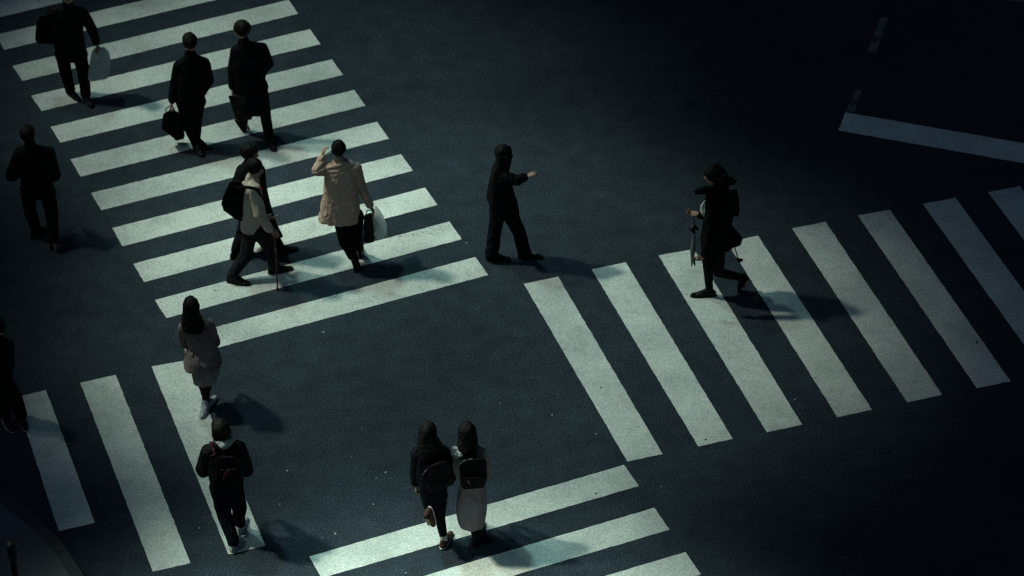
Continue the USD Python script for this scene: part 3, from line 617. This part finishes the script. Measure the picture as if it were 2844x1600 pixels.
# 11 hooded man with backpack
P = Person('person in a black jacket with pale grey hood and pale sneakers', foot=(656, 1500))
P.joints(head=(613, 1190, 0), neck=(620, 1220, 0), sL=(580, 1254, 0), sR=(662, 1246, 0), eL=(566, 1303, .06), eR=(682, 1304, .1), wL=(585, 1290, .28), wR=(664, 1300, .3),
         hL=(608, 1352, 0), hR=(650, 1352, 0), kL=(622, 1424, .03), kR=(663, 1402), aL=(648, 1506, 'z', .11), aR=(665, 1452, 'z', .12), tL=(650, 1526, 'z', .03), tR=(672, 1466, 'z', .03))
P.J['tL'] = P.J['aL'] + V(.04, .16, -.06); P.J['tR'] = P.J['aR'] + V(.05, .16, -.06)
P.body(AWAY)
P.legs('navy_wool', (.105, .085, .064), folds=.012); P.shoes('white_sneaker', sole='white_sole')
P.top('black_nylon', [(590, 650, 1234, .05), (570, 670, 1252, .11), (574, 678, 1290, .14), (580, 676, 1325, .14), (585, 676, 1344, .14)], name='jacket', sleeves=(.09, .088, .06))
put(P.t, 'hood', finish([M3.batch_hull([ball(P.at(600, 1222, -.03), .035), ball(P.at(644, 1220, -.03), .035), ball(P.at(622, 1238, -.12), .045)])], .014, 3, .012, (14, 14, 14), 3), 'hood_grey')
P.hair(cap=(.098, .11, .106), rings=[(590, 640, 1192, .10), (588, 642, 1206, .10), (592, 640, 1216, .08)])
t = bag('black backpack with a faded red patch on the person with the pale grey hood', 'backpack', P.y, -.16, [(612, 1272), (648, 1270), (664, 1288), (667, 1330), (654, 1350), (612, 1352), (602, 1330), (603, 1290)], .14, 'black_nylon', folds=.01,
        pockets=[([(612, 1306), (654, 1304), (656, 1338), (614, 1342)], .05, -.09)])
put(t, 'patch', finish(M3.batch_hull([ball(P.at(x, y, -.31), .006) for x, y in ((619, 1332), (625, 1314), (635, 1306), (638, 1318), (628, 1328))]), .03, 0, .004), 'red_patch')
put(t, 'strap', finish(chain([P.at(597, 1262, -.16), P.at(589, 1236, -.08), P.at(585, 1230, .02)], [.016, .018, .018]), .02, 1), 'red_patch', label='red shoulder strap')

# 12, 13 two schoolgirls
P = Person('person in a navy coat with one foot raised, left of the bottom pair', foot=(1238, 1508))
P.joints(head=(1188, 1198, 0), neck=(1194, 1230, 0), sL=(1160, 1260, 0), sR=(1230, 1256, 0), eL=(1156, 1312, .03), eR=(1244, 1304, .1), wL=(1156, 1344, .04), wR=(1236, 1318, .25),
         hL=(1190, 1376, 0), hR=(1222, 1376, 0), kL=(1200, 1440, .06), kR=(1222, 1440), aL=(1186, 1432, -.22), aR=(1233, 1496, 'z', .1), tL=(1192, 1464, -.2), tR=(1250, 1508, 'z', .03))
P.J['tR'] = P.J['aR'] + V(.06, .15, -.06)
P.body(AWAY, hl={'palm': RGT, 'curl': .6}, slim=.95)
P.legs('black_tights', (.08, .058, .042), name='tights', folds=.002, seat=.09); P.shoes('brown_shoe', sole='white_sole')
P.top('navy_wool', [(1170, 1220, 1244, .05), (1152, 1238, 1260, .11), (1153, 1242, 1300, .14), (1160, 1242, 1345, .15), (1168, 1240, 1380, .16), (1176, 1240, 1398, .16)], name='coat', sleeves=(.08, .075, .06))
put(P.t, 'sock', finish(bone(P.J['aR'] + V(0, 0, .0), P.J['aR'] + V(-.003, 0, .035), .046, .046), .02, 1), 'white_cotton')
P.hair(cap=(.096, .108, .108), rings=[(1164, 1212, 1196, .11, -.01), (1160, 1216, 1216, .11, -.03), (1157, 1230, 1240, .11, -.07), (1164, 1226, 1264, .06, -.11)])
t = bag('dark slanting school backpack on the person in the navy coat', 'backpack', P.y, -.22, [(1174, 1322), (1190, 1300), (1214, 1288), (1238, 1284), (1250, 1296), (1264, 1330), (1256, 1344), (1208, 1363), (1194, 1360)], .13, 'black_nylon', folds=.006)
put(t, 'zip', tube([P.at(x, y, -.29) for x, y in ((1173, 1322), (1178, 1312), (1188, 1302), (1202, 1294))], .0035), 'zip_metal')
put(t, 'pocket', finish(M3.batch_hull([ball(P.at(x, y, -.30), .014) for x, y in ((1202, 1350), (1256, 1328), (1258, 1338), (1208, 1358))]), .02, 1), 'black_nylon')

P = Person('person in a long greyish pink dress and pale plaid scarf', foot=(1324, 1500))
P.joints(head=(1298, 1198, 0), neck=(1300, 1230, 0), sL=(1272, 1258, 0), sR=(1334, 1256, 0), eL=(1268, 1306, .08), eR=(1350, 1310, .06), wL=(1280, 1312, .24), wR=(1340, 1330, .2),
         hL=(1298, 1378, 0), hR=(1328, 1378, 0), kL=(1310, 1440), kR=(1328, 1424, .08), aL=(1322, 1490, 'z', .1), aR=(1330, 1462, 'z', .12), tL=(1330, 1500, 'z', .03), tR=(1334, 1450, 'z', .03))
P.J['tL'] = P.J['aL'] + V(.04, .15, -.06); P.J['tR'] = P.J['aR'] + V(.03, .15, -.06)
P.body(AWAY, slim=.92)
P.legs('black_tights', (.075, .055, .042), name='tights', folds=.002, seat=.085); P.shoes('black_leather')
P.top('grey_dress', [(1278, 1322, 1244, .05), (1266, 1340, 1260, .10), (1272, 1344, 1300, .12), (1276, 1346, 1345, .13), (1271, 1353, 1380, .17), (1268, 1352, 1420, .20), (1272, 1347, 1446, .20)], name='dress', folds=.022, fr=(13, 13, 1.8), sleeves=(.07, .064, .05),
      extra=[M3.batch_hull([ball(P.at(1326, 1430, -.1), .03), ball(P.at(1334, 1466, -.08), .016), ball(P.at(1342, 1440, -.06), .02)])])
put(P.t, 'scarf', finish([M3.batch_hull([ball(P.at(1262, 1246, -.06), .03), ball(P.at(1270, 1268, -.1), .03), ball(P.at(1286, 1262, -.14), .025)]), bone(P.at(1268, 1262, -.1), P.at(1276, 1278, -.12), .03, .02)], .014, 2, .01, (20, 20, 20)), 'plaid')
P.hair(cap=(.096, .106, .106), rings=[(1272, 1324, 1196, .11, -.01), (1272, 1326, 1216, .11, -.03), (1268, 1328, 1240, .10, -.07), (1280, 1324, 1264, .06, -.10)], folds=.012)
t = bag('square dark school backpack on the person in the long dress', 'backpack', P.y, -.2, [(1278, 1292), (1288, 1282), (1310, 1278), (1340, 1276), (1348, 1284), (1350, 1330), (1342, 1352), (1290, 1357), (1284, 1348)], .13, 'black_nylon', folds=.006,
        pockets=[([(1288, 1330), (1342, 1326), (1340, 1346), (1290, 1350)], .04, -.09)])
put(t, 'zip', tube([P.at(x, y, -.27) for x, y in ((1277, 1290), (1284, 1282), (1294, 1278), (1312, 1274))], .0035), 'zip_metal')
put(t, 'tag', finish(M3.batch_hull([ball(P.at(x, y, -.32), .006) for x, y in ((1299, 1336), (1303, 1336), (1303, 1344))]), .03, 0), 'zip_metal')

# 14 cut by the left edge
P = Person('person in black cut off by the left edge of the picture', foot=(40, 1158))
P.joints(head=(-6, 905, 0), neck=(-8, 936, 0), sL=(-44, 962, 0), sR=(22, 960, 0), eL=(-52, 1010, 0), eR=(26, 1012, .05), wL=(-30, 1050, 0), wR=(8, 1050, 0),
         hL=(-20, 1058, 0), hR=(10, 1058, 0), kL=(0, 1108), kR=(42, 1106), aL=(14, 1150, 'z', .13), aR=(60, 1152, 'z', .09), tL=(18, 1170, 'z', .04), tR=(66, 1176, 'z', .03))
P.body(AWAY)
P.legs('black_trousers', (.10, .085, .07)); P.shoes('black_leather', sole='white_sole')
P.top('black_wool', [(-36, 14, 948, .05), (-50, 26, 966, .11), (-48, 32, 1010, .13), (-44, 34, 1050, .14), (-40, 36, 1072, .14)], name='coat'); P.hair()

# bollard on the pavement
c = Z(58, 1712, KH)
t = thing('bollard', 'black post with a thicker capped top on the pavement corner', 'bollard', c)
top = Y(44, 1510, c[1]); h = top[2] - KH
put(t, 'post', finish(bone(c + V(0, 0, .0), c + V(0, 0, h - .1), .034, .034), .06, 0), 'post_black')
put(t, 'cap', finish([M3.cylinder(.17, .052, .052, 20).translate(tuple(c + V(0, 0, h - .17))), egg(c + V(0, 0, h), (.052, .052, .02))], .05, 0), 'post_black', 30)
put(t, 'base', finish(M3.cylinder(.03, .09, .08, 20).translate(tuple(c + V(0, 0, -.01))), .06, 0), 'post_black', 30)
